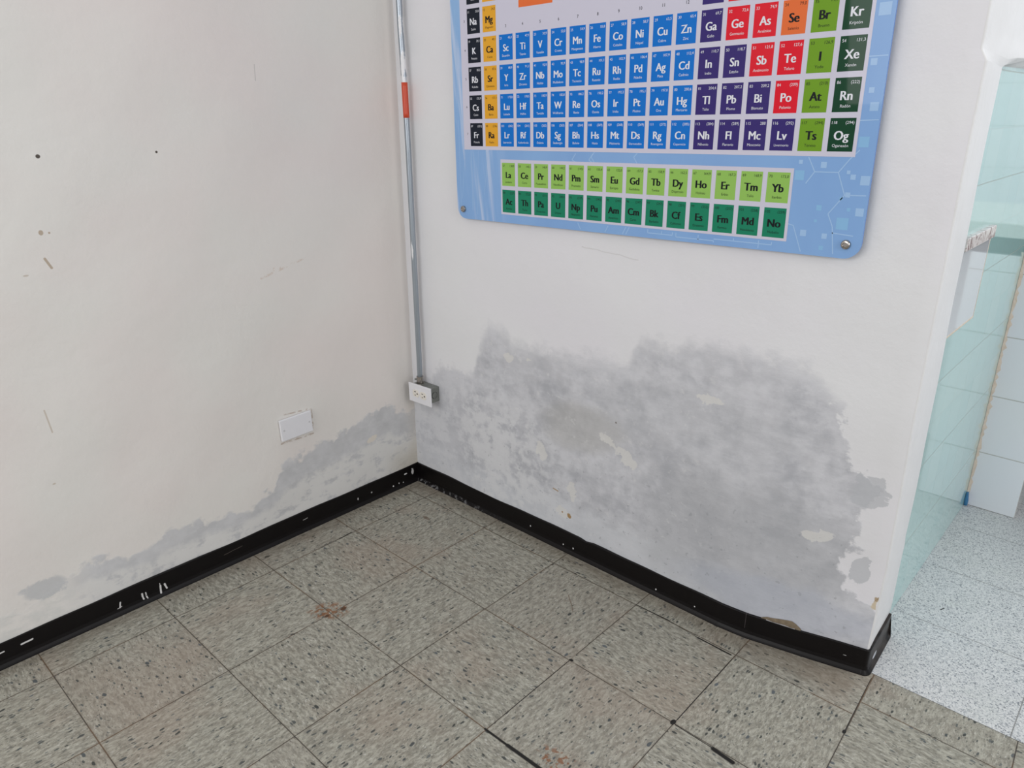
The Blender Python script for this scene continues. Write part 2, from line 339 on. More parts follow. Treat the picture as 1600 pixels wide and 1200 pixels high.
M['white_plastic'] = plain('white_plastic', (232, 232, 236), .28)
M['cream_plastic'] = plain('cream_plastic', (234, 229, 220), .35)
M['slot'] = plain('dark_slot', (50, 38, 34), .6)
M['steel'] = (lambda t: t.out(t.mix(t.noise(t.vec(*t.pos()), 70, 4, .7), srgb(112, 116, 112), srgb(150, 152, 146)), .42, Metallic=.55))(NT('galvanised_steel'))
def conduit_mat():
    t = NT('galvanised_conduit'); x, y, z = t.pos()
    st = t.noise(t.vec(x*300.0, y*300.0, z*5.0), 1.0, 3); n = t.noise(t.vec(x, y, z), 30, 3)-.5
    col = t.mix(st, srgb(138, 148, 158), srgb(182, 190, 198))
    side = t.math('ABSOLUTE', x+.062+n*.02)
    p = mx(t, t.ell(x+n*.01, z+n*.03, -.064, 1.455, .005, .035), t.ell(x+n*.01, z+n*.03, -.0615, .885, .003, .03), t.ell(x+n*.01, z, -.066, 1.412, .008, .014)*.8, t.ell(x+n*.01, z+n*.02, -.068, 1.56, .003, .03))
    col = t.mix(p*.9, col, srgb(236, 236, 238))
    return t.out(col, .34, Metallic=t.math('SUBTRACT', .75, p*.75))
M['conduit'] = conduit_mat()
M['tape'] = plain('orange_red_tape', (205, 74, 44), .35)
M['chrome'] = plain('chrome', (176, 170, 164), .18, Metallic=1.0)
M['dark'] = plain('dark_recess', (40, 40, 42), .7)
M['counter_top'] = plain('pale_counter_stone', (206, 210, 206), .25)
M['teal'] = plain('dark_teal_plastic', (52, 110, 104), .4)

# ------------------------------------------------------------------ mesh helpers
def link(name, bm, mats, parent=None, smooth=False):
    me = bpy.data.meshes.new(name); bm.normal_update(); bm.to_mesh(me); bm.free()
    for m in (mats if isinstance(mats, list) else [mats]): me.materials.append(m)
    if smooth:
        for p in me.polygons: p.use_smooth = True
    o = bpy.data.objects.new(name, me); C.objects.link(o)
    if parent: o.parent = parent; o.matrix_parent_inverse = parent.matrix_world.inverted()
    return o
def structure(o): o['kind'] = 'structure'; return o
def tag(o, label, cat, group=None):
    o['label'] = label; o['category'] = cat
    if group: o['group'] = group
    return o
def empty(name, loc, label, cat, rot=(0, 0, 0)):
    o = bpy.data.objects.new(name, None); C.objects.link(o); o.location = loc; o.rotation_euler = rot; o.empty_display_size = .05
    tag(o, label, cat); bpy.context.view_layer.update(); return o
def box(bm, a, b, mi=0, bev=0.0, seg=2):
    r = bmesh.ops.create_cube(bm, size=1.0); vs_ = r['verts']
    for v in vs_: v.co = Vector([(a[i]+b[i])/2+v.co[i]*(b[i]-a[i]) for i in range(3)])
    fs = {f for v in vs_ for f in v.link_faces}
    for f in fs: f.material_index = mi
    if bev:
        es = list({e for v in vs_ for e in v.link_edges})
        bmesh.ops.bevel(bm, geom=es, offset=bev, segments=seg, affect='EDGES', profile=.5)
def cyl(bm, c, axis, r, h, seg=24, r2=None, mi=0):
    res = bmesh.ops.create_cone(bm, cap_ends=True, segments=seg, radius1=r, radius2=r if r2 is None else r2, depth=h)
    q = Vector((0, 0, 1)).rotation_difference(Vector(axis)).to_matrix().to_4x4()
    bmesh.ops.transform(bm, matrix=Matrix.Translation(c) @ q, verts=res['verts'])
    for v in res['verts']:
        for f in v.link_faces: f.material_index = mi
    return res['verts']
def lerp_pts(pts, x):
    if x <= pts[0][0]: return pts[0][1]
    for (a, b), (c, d) in zip(pts, pts[1:]):
        if x <= c: return b+(d-b)*(x-a)/(c-a)
    return pts[-1][1]

# ------------------------------------------------------------------ floor
bm = bmesh.new()
vv = [bm.verts.new(p) for p in ((-.6, -5, 0), (5, -5, 0), (5, .168, 0), (1.48, .168, 0), (-.6, .168, 0))]
bm.faces.new(vv)
r = bmesh.ops.extrude_face_region(bm, geom=bm.faces[:]); bmesh.ops.translate(bm, vec=(0, 0, -.05), verts=[g for g in r['geom'] if isinstance(g, bmesh.types.BMVert)])
bmesh.ops.recalc_face_normals(bm, faces=bm.faces[:])
structure(link('floor', bm, M['floor']))
bm = bmesh.new(); box(bm, (1.40, .1705, -.05), (5, 3.4, -.0005)); structure(link('floor_kitchen', bm, M['terrazzo']))
bm = bmesh.new(); box(bm, (1.40, .166, -.05), (5, .173, -.0012)); structure(link('trim_1', bm, M['dark']))   # dark joint between both floors

# ------------------------------------------------------------------ walls
WL = -.132
def lump(u, z):     # gentle hand-trowelled unevenness
    return .0012*math.sin(u*9+z*4)+.0010*math.sin(u*17-z*13+1)+.0008*math.sin(z*21+u*5)
bm = bmesh.new()
nu, nz = 90, 80; gv = {}
for i in range(nu+1):
    for j in range(nz+1):
        y = .13-(2.7+.13)*i/nu; z = 2.6*j/nz
        k = min(1, max(0, (.08-y)/.05))
        gv[i, j] = bm.verts.new((WL-.003*min(1, z/.6)+lump(y, z)*k, y, z))
for i in range(nu):
    for j in range(nz): bm.faces.new((gv[i, j], gv[i, j+1], gv[i+1, j+1], gv[i+1, j]))
box(bm, (-.30, -2.7, 0), (WL-.012, .13, 2.6))
structure(link('wall_left', bm, M['wall_left'], smooth=True))
BEND = [(-.14, 0), (1.13, 0), (1.20, .006), (1.27, .022), (1.35, .040), (1.49, .076)]
ZW = [(0, 1), (.3, .95), (.7, .5), (1.2, .3), (2.6, .3)]
def yr(x, z): return .0835+lerp_pts(BEND, x)*lerp_pts(ZW, z)+lump(x+3, z)*min(1, max(0, (x+.12)/.05))
def xe(z): return 1.4865 if z < .08 else (1.4865+(z-.08)*.02 if z < .3 else (1.491 if z < 1.402 else (1.491-(z-1.402)*.55 if z < 1.422 else 1.480)))
bm = bmesh.new()
zs = sorted([2.6*j/130 for j in range(131)]+[1.402, 1.412, 1.422]); gv = {}
nx = 90
for j, z in enumerate(zs):
    for i in range(nx+1):
        f = i/nx; x = -.14+(xe(z)-.014+.14)*f
        if i == nx: x = xe(z)-.0038
        gv[i, j] = bm.verts.new((x, yr(x, z), z))
    e = xe(z); y0 = yr(e, z)        # rounded arris then the jamb face, then its back edge
    upper = z > 1.412
    k = nx
    xj = 1.478 if z < .3 else 1.476
    prof = [(e-.0010, y0+.0016), (e, y0+.0042), (e-.0002, y0+.009), (e-.001, y0+.02)]
    if upper: prof += [(1.479, y0+.06), (1.478, .30), (1.478, .40), (1.477, .55), (1.477, .75), (1.478, 1.40)]
    else:
        yb = .3335 if z < .08 else (.352 if z < .5 else .352-(z-.5)*.045)
        prof += [(e-.005, y0+.06), (xj, yb), (xj-.004, yb+.004), (1.452, yb+.006), (1.452, .75), (1.452, 1.40)]
    while len(prof) < 10: prof.append(prof[-1])
    for p in prof:
        k += 1; dx = .0008*math.sin(p[1]*31+z*7)+.0006*math.sin(z*19) if p[1] > y0+.03 and p[0] > 1.46 else 0
        dz = (.006*math.sin(p[1]*37)+.004*math.sin(p[1]*71+1)-.004)*(1 if .22 < p[1] else 0)*max(0, 1-abs(z-1.415)/.02)
        bulge = .006*max(0, 1-abs(z-1.422)/.018)*(1 if p[1] > .28 else 0)
        gv[k, j] = bm.verts.new((p[0]+dx+bulge, p[1], z+dz))
NX = nx+10
for j in range(len(zs)-1):
    for i in range(NX):
        q = [gv[i, j], gv[i+1, j], gv[i+1, j+1], gv[i, j+1]]
        f = bm.faces.new(q); f.material_index = 1 if i >= nx else 0
bmesh.ops.remove_doubles(bm, verts=bm.verts[:], dist=.00002)
bmesh.ops.recalc_face_normals(bm, faces=bm.faces[:])
wr = structure(link('wall_right', bm, [M['wall_right'], M['jamb']], smooth=True))
# broken plaster above the baseboard and at the arris
bm = bmesh.new()
def blob_strip(pts_top, pts_bot, yoff):
    vt = [bm.verts.new((x, yr(x, z)-yoff, z)) for x, z in pts_top]; vb = [bm.verts.new((x, yr(x, z)-yoff, z)) for x, z in pts_bot]
    for i in range(len(vt)-1): bm.faces.new((vt[i], vt[i+1], vb[i+1], vb[i]))
xs = [1.236, 1.25, 1.265, 1.28, 1.295, 1.31, 1.32, 1.333]
tp = [.071, .0775, .0795, .083, .086, .088, .083, .073]
for i, x in enumerate(xs): pass
vt = [bm.verts.new((x, yr(x, z)-.0015, z)) for x, z in zip(xs, tp)]
vm = [bm.verts.new((x, yr(x, .075)-.0030, (z+.068)/2+.001*math.sin(x*300))) for x, z in zip(xs, tp)]
vb = [bm.verts.new((x, yr(x, .07)-.0040, .066)) for x in xs]
for i in range(len(xs)-1):
    bm.faces.new((vt[i], vt[i+1], vm[i+1], vm[i])); bm.faces.new((vm[i], vm[i+1], vb[i+1], vb[i]))
o = link('broken_plaster', bm, M['raw'], wr); o['label'] = 'crumbling brown mortar showing behind the baseboard'
bm = bmesh.new()
for i in range(1, len(xs)-2):
    x0, x1 = xs[i], xs[i+1]; h0, h1 = .0720+.0012*math.sin(i*2.1), .0720+.0012*math.sin(i*2.1+2.1)
    q = [(x0, yr(x0, .07)-.0050, .0690), (x1, yr(x1, .07)-.0050, .0690), (x1, yr(x1, .07)-.0062, h1), (x0, yr(x0, .07)-.0062, h0)]
    bm.faces.new([bm.verts.new(p) for p in q])
bmesh.ops.solidify(bm, geom=bm.faces[:], thickness=.0012)
link('plaster_flake', bm, M['white_plastic'], wr)
# glazed tile wall of the kitchen
bm = bmesh.new(); box(bm, (1.30, .33, 0), (1.460, 3.2, 1.43)); wg = structure(link('wall_kitchen', bm, M['green']))
bm = bmesh.new(); box(bm, (1.30, .33, 1.43), (1.460, 3.2, 2.6)); structure(link('wall_kitchen_upper', bm, M['jamb']))
bm = bmesh.new(); box(bm, (1.456, .36, .815), (1.4625, .662, 1.03), bev=.0012); link('filler_panel', bm, M['patch'], wg)
bm = bmesh.new(); box(bm, (1.4, 3.2, 0), (5, 3.3, 2.6)); structure(link('wall_back', bm, M['white_tile']))
bm = bmesh.new(); box(bm, (1.458, .375, .811), (1.4632, .664, .8165), bev=.001); box(bm, (1.458, .6615, .812), (1.4632, .6645, 1.022), bev=.001); link('filler_edge', bm, M['grout'], wg)
# rough grout bead in the corner of green and white tile
bm = bmesh.new(); rings = []
for i in range(70):
    z = .90*i/69; a = .006+.003*math.sin(i*1.7)*math.sin(i*.6)+.002*math.sin(i*3.1)
    rings.append([bm.verts.new(p) for p in ((1.4605, 1.2745-a*1.3, z), (1.4615+a*.6, 1.2740-a*.6, z), (1.460+a*1.3, 1.2748, z))])
for a, b in zip(rings, rings[1:]):
    for k in range(2): bm.faces.new((a[k], a[k+1], b[k+1], b[k]))
structure(link('trim_2', bm, M['grout'], smooth=True))

# ------------------------------------------------------------------ baseboards
PROF = [(-.006, .070), (.0030, .0700), (.0042, .0685), (.0044, .020), (.0060, .011), (.010, .005), (.0125, .0022), (.013, 0.0)]
def baseboard(name, path, mat, hfun=None):
    bm = bmesh.new(); rows = []
    n = len(path)
    for i in range(n):
        p = Vector(path[i]); a = Vector(path[max(0, i-1)]); b = Vector(path[min(n-1, i+1)])
        d = (b-a).normalized(); nrm = Vector((d.y, -d.x))
        hs = 1.0 if hfun is None else hfun(p)
        rows.append([bm.verts.new((p.x+nrm.x*o, p.y+nrm.y*o, h*hs)) for o, h in PROF])
    for a, b in zip(rows, rows[1:]):
        for k in range(len(PROF)-1): bm.faces.new((a[k], a[k+1], b[k+1], b[k]))
    for rr in (rows[0], rows[-1]): bm.faces.new(rr)
    bmesh.ops.recalc_face_normals(bm, faces=bm.faces[:])
    o = link(name, bm, mat); 
    return structure(o)
baseboard('baseboard_left', [(WL+.0005, -2.6+2.69*i/60+.0) for i in range(60)]+[(WL+.0005, .083)], M['base_left'],
          lambda p: 1.0+.012*math.sin(p.y*11)+.008*math.sin(p.y*31))
pts = []
for i in range(61):
    x = -.135+(1.478+.135)*i/60; pts.append((x, .0825+lerp_pts(BEND, x)-.0005))
cx, cy = 1.4785, pts[-1][1]+.009
for k in range(1, 9):
    a = -math.pi/2+k/8*math.pi/2; pts.append((cx+.0085*math.cos(a), cy+.009*math.sin(a)))
for k in range(1, 9):
    pts.append((1.487-.007*k/8, cy+(.343-cy)*k/8))
baseboard('baseboard_right', pts, M['base_right'], lambda p: 1.0+.012*math.sin(p.x*13+1)+.008*math.sin(p.x*37)-(.07 if .655 < p.x < .68 else 0))

# ------------------------------------------------------------------ blank cover plate on the left wall
yc, zc = -.4075, .3805
cp = empty('blank_cover_plate', (WL, yc, zc), 'blank white plastic cover plate low on the left wall', 'cover plate', (math.radians(1.5), 0, 0))
bm = bmesh.new(); box(bm, (0, -.0565, -.036), (.0085, .0565, .036), bev=.0022, seg=3)
o = link('plate', bm, M['white_plastic']); o.parent = cp
for s in (-1, 1):
    bm = bmesh.new(); cyl(bm, (.0086, s*.0455, 0), (1, 0, 0), .0030, .0016, 16); box(bm, (.0088, s*.0455-.0024, -.0004), (.0096, s*.0455+.0024, .0004))
    o = link('screw', bm, plain('screw_head', (205, 204, 206), .4)); o.parent = cp

# ------------------------------------------------------------------ outlet box
ob = empty('outlet_box', (-.0365, .0825, .3865), 'grey steel surface outlet box with white duplex socket at the conduit foot', 'electrical outlet')
def sub(name, bm, mat, parent=ob, smooth=False):
    o = link(name, bm, mat, None, smooth); o.parent = parent; return o
bm = bmesh.new(); box(bm, (-.050, -.047, -.0275), (.046, .0, .0275), bev=.002); sub('box_body', bm, M['steel'])
bm = bmesh.new()
for r1 in (.0125,):
    cyl(bm, (.0464, -.023, 0), (1, 0, 0), r1, .0012, 28)
kn = sub('knockout', bm, M['steel'])
bm = bmesh.new(); 
for k in range(24):
    a0, a1 = k/24*2*math.pi, (k+1)/24*2*math.pi
    if k in (5, 17): continue
    q = [(.0472, -.023+math.cos(a)*r_, math.sin(a)*r_) for a, r_ in ((a0, .0112), (a1, .0112), (a1, .0125), (a0, .0125))]
    bm.faces.new([bm.verts.new(p) for p in q])
bmesh.ops.solidify(bm, geom=bm.faces[:], thickness=.0004)
sub('knockout_groove', bm, M['slot'], kn)
pl_roll = Matrix.Rotation(math.radians(-1.2), 4, 'Y')
bm = bmesh.new(); box(bm, (-.058, -.0525, -.0355), (.059, -.047, .0335), bev=.0018, seg=3); bmesh.ops.transform(bm, matrix=pl_roll, verts=bm.verts[:]); plate = sub('face_plate', bm, M['white_plastic'])
for s in (-1, 1):
    c = Vector((s*.0195, -.0528, -.001))
    bm = bmesh.new(); cyl(bm, c, (0, -1, 0), .0168, .0022, 32)
    for v in bm.verts:                    # flattened sides like a duplex receptacle
        v.co.z = max(c.z-.0135, min(c.z+.0135, v.co.z)) if abs(v.co.z-c.z) > .0135 else v.co.z
    rc = sub('receptacle', bm, M['cream_plastic'])
    bm = bmesh.new()
    box(bm, (c.x-.0065, c.y-.0018, c.z+.0052), (c.x+.002, c.y-.0008, c.z+.0074)); box(bm, (c.x-.0055, c.y-.0018, c.z-.0074), (c.x+.001, c.y-.0008, c.z-.0054))
    cyl(bm, (c.x+.0088, c.y-.0013, c.z), (0, -1, 0), .0029, .0010, 14)
    sub('socket_slots', bm, M['slot'], rc)
bm = bmesh.new(); cyl(bm, (0, -.0530, -.001), (0, -1, 0), .0028, .0018, 14); sub('centre_screw', bm, M['cream_plastic'])

# ------------------------------------------------------------------ conduit
cd = empty('electrical_conduit', (-.062, .058, .412), 'thin galvanised steel conduit pipe running up the wall corner with an orange band', 'conduit pipe')
def tube(bm, pts, r, seg=20, cap=True):
    rows = []
    for i, p in enumerate(pts):
        rows.append([bm.verts.new((p[0]+r*math.cos(k/seg*2*math.pi), p[1]+r*math.sin(k/seg*2*math.pi), p[2])) for k in range(seg)])
    for a, b in zip(rows, rows[1:]):
        for k in range(seg): bm.faces.new((a[k], a[(k+1) % seg], b[(k+1) % seg], b[k]))
    if cap: bm.faces.new(rows[0][::-1]); bm.faces.new(rows[-1])
CX = [(.41, -.0635), (.50, -.0625), (1.2, -.0645), (1.4, -.0675), (1.56, -.0735), (1.64, -.0740), (2.3, -.077)]
def cpt(z): return (lerp_pts(CX, z), .058, z)
bm = bmesh.new(); tube(bm, [cpt(.428+(2.3-.428)*i/80) for i in range(81)], .0092)
link('pipe', bm, M['conduit'], cd, smooth=True)
bm = bmesh.new(); tube(bm, [cpt(1.302+(1.405-1.302)*i/8) for i in range(9)], .0097)
o = link('tape_band', bm, M['tape'], cd, smooth=True); o['label'] = 'orange red band of tape'
bm = bmesh.new(); c0 = cpt(.43)
cyl(bm, (c0[0], c0[1], .4165), (0, 0, 1), .0135, .006, 6); cyl(bm, (c0[0], c0[1], .4285), (0, 0, 1), .0118, .020, 24); cyl(bm, (c0[0], c0[1], .4395), (0, 0, 1), .0125, .003, 24)
co = link('connector', bm, M['chrome'], cd)
bm = bmesh.new(); cyl(bm, (c0[0]-.010, c0[1]-.0105, .430), (-.7, -.7, 0), .0035, .009, 12); link('set_screw', bm, M['steel'], co)

# ------------------------------------------------------------------ periodic table poster
PX, PY, PZ = .210, .0680, 1.2880
po = empty('periodic_table_poster', (PX, PY, PZ), 'large blue acrylic poster of the periodic table screwed to the right wall', 'poster', (0, -math.atan(.0158), 0))
def gloss(name, rgb):
    t = NT(name); n = t.noise(t.vec(*t.pos()), 4, 2)
    c = srgb(*rgb); return t.out(t.mix(n*.10, c, tuple(min(1, v*1.08) for v in c)), .30, Coat_Weight=.28, Coat_Roughness=.03, Specular_IOR_Level=.08)
def poster_bg():
    t = NT('poster_blue_print'); x, y, z = t.pos()
    n = t.noise(t.vec(x*2.0, z*.7, 0.0), 3, 3)
    col = t.mix(n, srgb(124, 162, 216), srgb(142, 182, 228))
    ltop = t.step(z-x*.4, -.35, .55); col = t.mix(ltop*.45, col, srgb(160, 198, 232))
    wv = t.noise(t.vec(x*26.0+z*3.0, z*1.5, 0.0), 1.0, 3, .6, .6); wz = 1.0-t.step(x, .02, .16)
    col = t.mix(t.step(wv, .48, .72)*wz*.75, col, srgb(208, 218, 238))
    return t.out(col, .30, Coat_Weight=.28, Coat_Roughness=.03, Specular_IOR_Level=.08)
PM = {'bg': poster_bg(), 'grid': gloss('print_pale_lilac', (206, 204, 220)), 'k': gloss('print_navy_black', (20, 28, 42)), 'y': gloss('print_golden', (228, 166, 46)), 'b': gloss('print_bright_blue', (2, 112, 204)),
      'p': gloss('print_purple', (54, 40, 112)), 'r': gloss('print_red', (222, 22, 44)), 'o': gloss('print_orange', (228, 112, 58)), 'g': gloss('print_olive_green', (112, 156, 34)), 'd': gloss('print_dark_green', (4, 62, 36)),
      'l': gloss('print_lime', (146, 192, 92)), 't': gloss('print_jade', (22, 128, 96)), 'w': gloss('print_white_ink', (226, 228, 236)), 'K': gloss('print_black_ink', (18, 22, 26)), 'deco': gloss('print_light_blue', (160, 194, 232)), 'deco2': gloss('print_cyan_blue', (138, 186, 226)),
      'edge': plain('acrylic_edge', (88, 138, 214), .15)}
PL, PR, PB, PT = -.067, 1.1290, -.2755, .62
bm = bmesh.new(); RAD = .035; out = []
for cxp, czp, a0 in ((PR-RAD, PB+RAD, -90), (PR-RAD, PT-RAD, 0), (PL+RAD, PT-RAD, 90), (PL+RAD, PB+RAD, 180)):
    for k in range(9):
        a = math.radians(a0+k*90/8); out.append((cxp+RAD*math.cos(a), czp+RAD*math.sin(a)))
f = bm.faces.new([bm.verts.new((x, 0, z)) for x, z in out])
r = bmesh.ops.extrude_face_region(bm, geom=[f]); bmesh.ops.translate(bm, vec=(0, .0045, 0), verts=[g for g in r['geom'] if isinstance(g, bmesh.types.BMVert)])
bmesh.ops.recalc_face_normals(bm, faces=bm.faces[:])
for f in bm.faces: f.material_index = 0 if abs(f.normal.y) > .5 else 1
o = link('panel', bm, [PM['bg'], PM['edge']]); o.parent = po
keys = ['grid', 'k', 'y', 'b', 'p', 'r', 'o', 'g', 'd', 'l', 't', 'w', 'K', 'deco', 'deco2']; KI = {k: i for i, k in enumerate(keys)}
pr = bmesh.new()
_dz = [0]
def tiny(): _dz[0] = (_dz[0]+1) % 7; return _dz[0]*.000012
def rect(x0, z0, x1, z1, k, lay, sk=0):
    y = -.00012*lay-tiny()*(lay == 1)
    f = pr.faces.new([pr.verts.new(p) for p in ((x0, y, z0), (x1, y, z0), (x1, y, z1), (x0, y, z1))]); f.material_index = KI[k]
def line(p, q, wd, k, lay):
    d = Vector((q[0]-p[0], q[1]-p[1])).normalized(); n = Vector((-d.y, d.x))*wd/2; y = -.00012*lay-tiny()
    f = pr.faces.new([pr.verts.new((a, y, b)) for a, b in ((p[0]-n.x, p[1]-n.y), (q[0]-n.x, q[1]-n.y), (q[0]+n.x, q[1]+n.y), (p[0]+n.x, p[1]+n.y))]); f.material_index = KI[k]
# background figures: hexagon chains, circuit lines, little squares
def L(*p, wd=.0022, k='deco'):
    for a, b in zip(p, p[1:]): line(a, b, wd, k, 1)
L((1.00, -.075), (1.016, -.104), (1.064, -.104), (1.083, -.078), (1.10, -.06)); L((1.064, -.104), (1.082, -.148), (1.054, -.187), (1.066, -.212), (1.074, -.268)); L((1.082, -.148), (1.124, -.147))
L((1.016, -.104), (1.000, -.128)); L((.960, -.211), (.984, -.216), (1.006, -.270)); L((1.092, -.005), (1.127, -.004)); L((1.092, .11), (1.127, .11)); L((1.066, -.225), (1.110, -.228))
for x0 in (.42, .475): L((x0-.03, -.078), (x0-.042, -.094), (x0-.03, -.25+.15)); 
L((.45, -.098), (.44, -.086), (.45, -.074)); L((.58, -.098), (.57, -.084), (.58, -.074)); L((.40, -.255), (.41, -.272)); L((.50, -.255), (.49, -.272)); L((.555, -.254), (.545, -.272)); L((.565, -.254), (.555, -.272))
L((.62, -.254), (.62, -.263), (.69, -.263), (.69, -.256)); L((.70, -.256), (.70, -.266), (.80, -.266), (.80, -.270)); L((.66, -.262), (.66, -.256)); L((.80, -.262), (.94, -.262), (.94, -.256)); L((.85, -.262), (.85, -.256)); L((.91, -.255), (.91, -.272)); L((.76, -.256), (.76, -.27))
random.seed(11)
for (x, z, s_) in ((.985, -.085, .008), (.985, -.112, .020), (1.094, -.112, .010), (1.033, -.090, .012), (1.034, -.176, .011), (1.030, -.203, .006), (1.007, -.230, .013), (1.052, -.233, .011), (1.085, -.205, .024), (1.088, -.147, .010), (1.094, -.176, .007), (1.048, -.258, .009),
                   (1.116, -.180, .016), (1.118, -.118, .018), (1.106, .05, .010), (1.110, .19, .022), (1.103, .10, .012), (1.115, .02, .016), (1.100, .25, .012), (1.112, .30, .016), (1.105, -.045, .02), (1.084, -.103, .007), (1.076, -.155, .006), (1.08, .40, .02)):
    rect(x-s_/2, z-s_/2, x+s_/2, z+s_/2, random.choice(['deco', 'deco', 'deco2']), 1)
L((-.045, -.215), (-.028, -.10), (-.040, .05), wd=.0012); L((-.050, -.26), (-.050, .3), wd=.0012); L((.0, -.076), (.0, -.25), wd=.0016); L((.03, -.076), (.02, -.26), wd=.0012); L((.07, -.076), (.05, -.20), wd=.0012)
# white table fields
rect(-.0285, -.0735, 1.0925, .545, 'grid', 2); rect(.1185, -.2515, .9725, -.0985, 'grid', 2)
CW, CH, PCH, RP = .0500, .0635, .0609, .0745
rect(.194, .283, .309, .40, 'o', 3)
# text
_cache = {}
def text_mesh(s, bold):
    if (s, bold) in _cache: return _cache[s, bold]
    cu = bpy.data.curves.new('t', 'FONT'); cu.body = s; cu.size = 1.0; cu.offset = bold; cu.resolution_u = 3; cu.align_x = 'CENTER'
    o = bpy.data.objects.new('t', cu); C.objects.link(o); bpy.context.view_layer.update()
    me = bpy.data.meshes.new_from_object(o.evaluated_get(bpy.context.evaluated_depsgraph_get()))
    vs2 = [v.co.copy() for v in me.vertices]; fs = [list(p.vertices) for p in me.polygons]
    bpy.data.objects.remove(o); bpy.data.curves.remove(cu); bpy.data.meshes.remove(me)
    _cache[s, bold] = (vs2, fs); return _cache[s, bold]
def text(s, x, z, size, k, bold=.0, align='c', sx=1.0, up=0.0):
    vs2, fs = text_mesh(s, bold)
    if not vs2: return
    xs_ = [v.x for v in vs2]; x0, x1 = min(xs_), max(xs_); ref = {'c': (x0+x1)/2, 'l': x0, 'r': x1}[align]
    nv = [pr.verts.new((x+(v.x-ref)*size*sx, -.00012*4-up, z+v.y*size)) for v in vs2]
    for f in fs:
        try: pr.faces.new([nv[i] for i in f]).material_index = KI[k]
        except ValueError: pass
EL = {}
def row(r, c0, spec):
    for i, s in enumerate(spec.split('|')):
        if s: EL[r, c0+i] = s.split(',')
row(1, 1, 'H;o;1;1,008;Hidrógeno'.replace(',', '.').replace(';', ','))
def R_(r, c0, s): 
    for i, e in enumerate(s.split(' | ')): EL[r, c0+i] = e.split(';')
EL.clear()
R_(1, 1, 'H;o;1;1,0;Hidrógeno'); R_(1, 18, 'He;d;2;4,0;Helio')
R_(2, 1, 'Li;k;3;6,9;Litio | Be;y;4;9,0;Berilio'); R_(2, 13, 'B;r;5;10,8;Boro | C;o;6;12,0;Carbono | N;o;7;14,0;Nitrógeno | O;o;8;16,0;Oxígeno | F;g;9;19,0;Flúor | Ne;d;10;20,2;Neón')
R_(3, 1, 'Na;k;11;23,0;Sodio | Mg;y;12;24,3;Magnesio'); R_(3, 13, 'Al;p;13;27,0;Aluminio | Si;r;14;28,1;Silicio | P;o;15;31,0;Fósforo | S;o;16;32,1;Azufre | Cl;g;17;35,5;Cloro | Ar;d;18;39,9;Argón')
R_(4, 1, 'K;k;19;39,1;Potasio | Ca;y;20;40,1;Calcio | Sc;b;21;45,0;Escandio | Ti;b;22;47,9;Titanio | V;b;23;50,9;Vanadio | Cr;b;24;52,0;Cromo | Mn;b;25;54,9;Manganeso | Fe;b;26;55,8;Hierro | Co;b;27;58,9;Cobalto | Ni;b;28;58,7;Níquel | Cu;b;29;63,5;Cobre | Zn;b;30;65,4;Zinc | Ga;p;31;69,7;Galio | Ge;r;32;72,6;Germanio | As;r;33;74,9;Arsénico | Se;o;34;79,0;Selenio | Br;g;35;79,9;Bromo | Kr;d;36;83,8;Kriptón')
R_(5, 1, 'Rb;k;37;85,5;Rubidio | Sr;y;38;87,6;Estroncio | Y;b;39;88,9;Itrio | Zr;b;40;91,2;Zirconio | Nb;b;41;92,9;Niobio | Mo;b;42;95,9;Molibdeno | Tc;b;43;98,9;Tecnecio | Ru;b;44;101,1;Rutenio | Rh;b;45;102,9;Rodio | Pd;b;46;106,4;Paladio | Ag;b;47;107,9;Plata | Cd;b;48;112,4;Cadmio | In;p;49;110,7;Indio | Sn;p;50;118,7;Estaño | Sb;r;51;121,8;Antimonio | Te;r;52;127,6;Teluro | I;g;53;126,9;Yodo | Xe;d;54;131,3;Xenón')
R_(6, 1, 'Cs;k;55;132,9;Cesio | Ba;y;56;137,3;Bario | Lu;b;71;175,0;Lutecio | Hf;b;72;178,5;Hafnio | Ta;b;73;180,9;Tantalio | W;b;74;183,8;Wolframio | Re;b;75;186,2;Renio | Os;b;76;190,2;Osmio | Ir;b;77;192,2;Iridio | Pt;b;78;195,1;Platino | Au;b;79;197,0;Oro | Hg;b;80;200,6;Mercurio | Tl;p;81;204,4;Talio | Pb;p;82;207,2;Plomo | Bi;p;83;209,2;Bismuto | Po;r;84;(209);Polonio | At;g;85;(210);Astato | Rn;d;86;(222);Radón')
R_(7, 1, 'Fr;k;87;(223);Francio | Ra;y;88;(226);Radio | Lr;b;103;(262);Laurencio | Rf;b;104;(261);Rutherfordio | Db;b;105;(262);Dubnio | Sg;b;106;(263);Seaborgio | Bh;b;107;(264);Bohrio | Hs;b;108;(269);Hasio | Mt;b;109;(268);Meitnerio | Ds;b;110;(269);Darmstadtio | Rg;b;111;(272);Roentgenio | Cn;b;112;(285);Copernicio | Nh;p;113;(284);Nihonio | Fl;p;114;(289);Flerovio | Mc;p;115;288;Moscovio | Lv;p;116;(292);Livermorio | Ts;g;117;(294);Teneso | Og;d;118;(294);Oganesón')
LAN = 'La;57;138,9;Lantano | Ce;58;140,1;Cerio | Pr;59;140,9;Praseodimio | Nd;60;144,2;Neodimio | Pm;61;(145);Prometio | Sm;62;150,4;Samario | Eu;63;152,0;Europio | Gd;64;157,3;Gadolinio | Tb;65;158,9;Terbio | Dy;66;162,5;Disprosio | Ho;67;164,9;Holmio | Er;68;167,3;Erbio | Tm;69;168,9;Tulio | Yb;70;173,0;Iterbio'
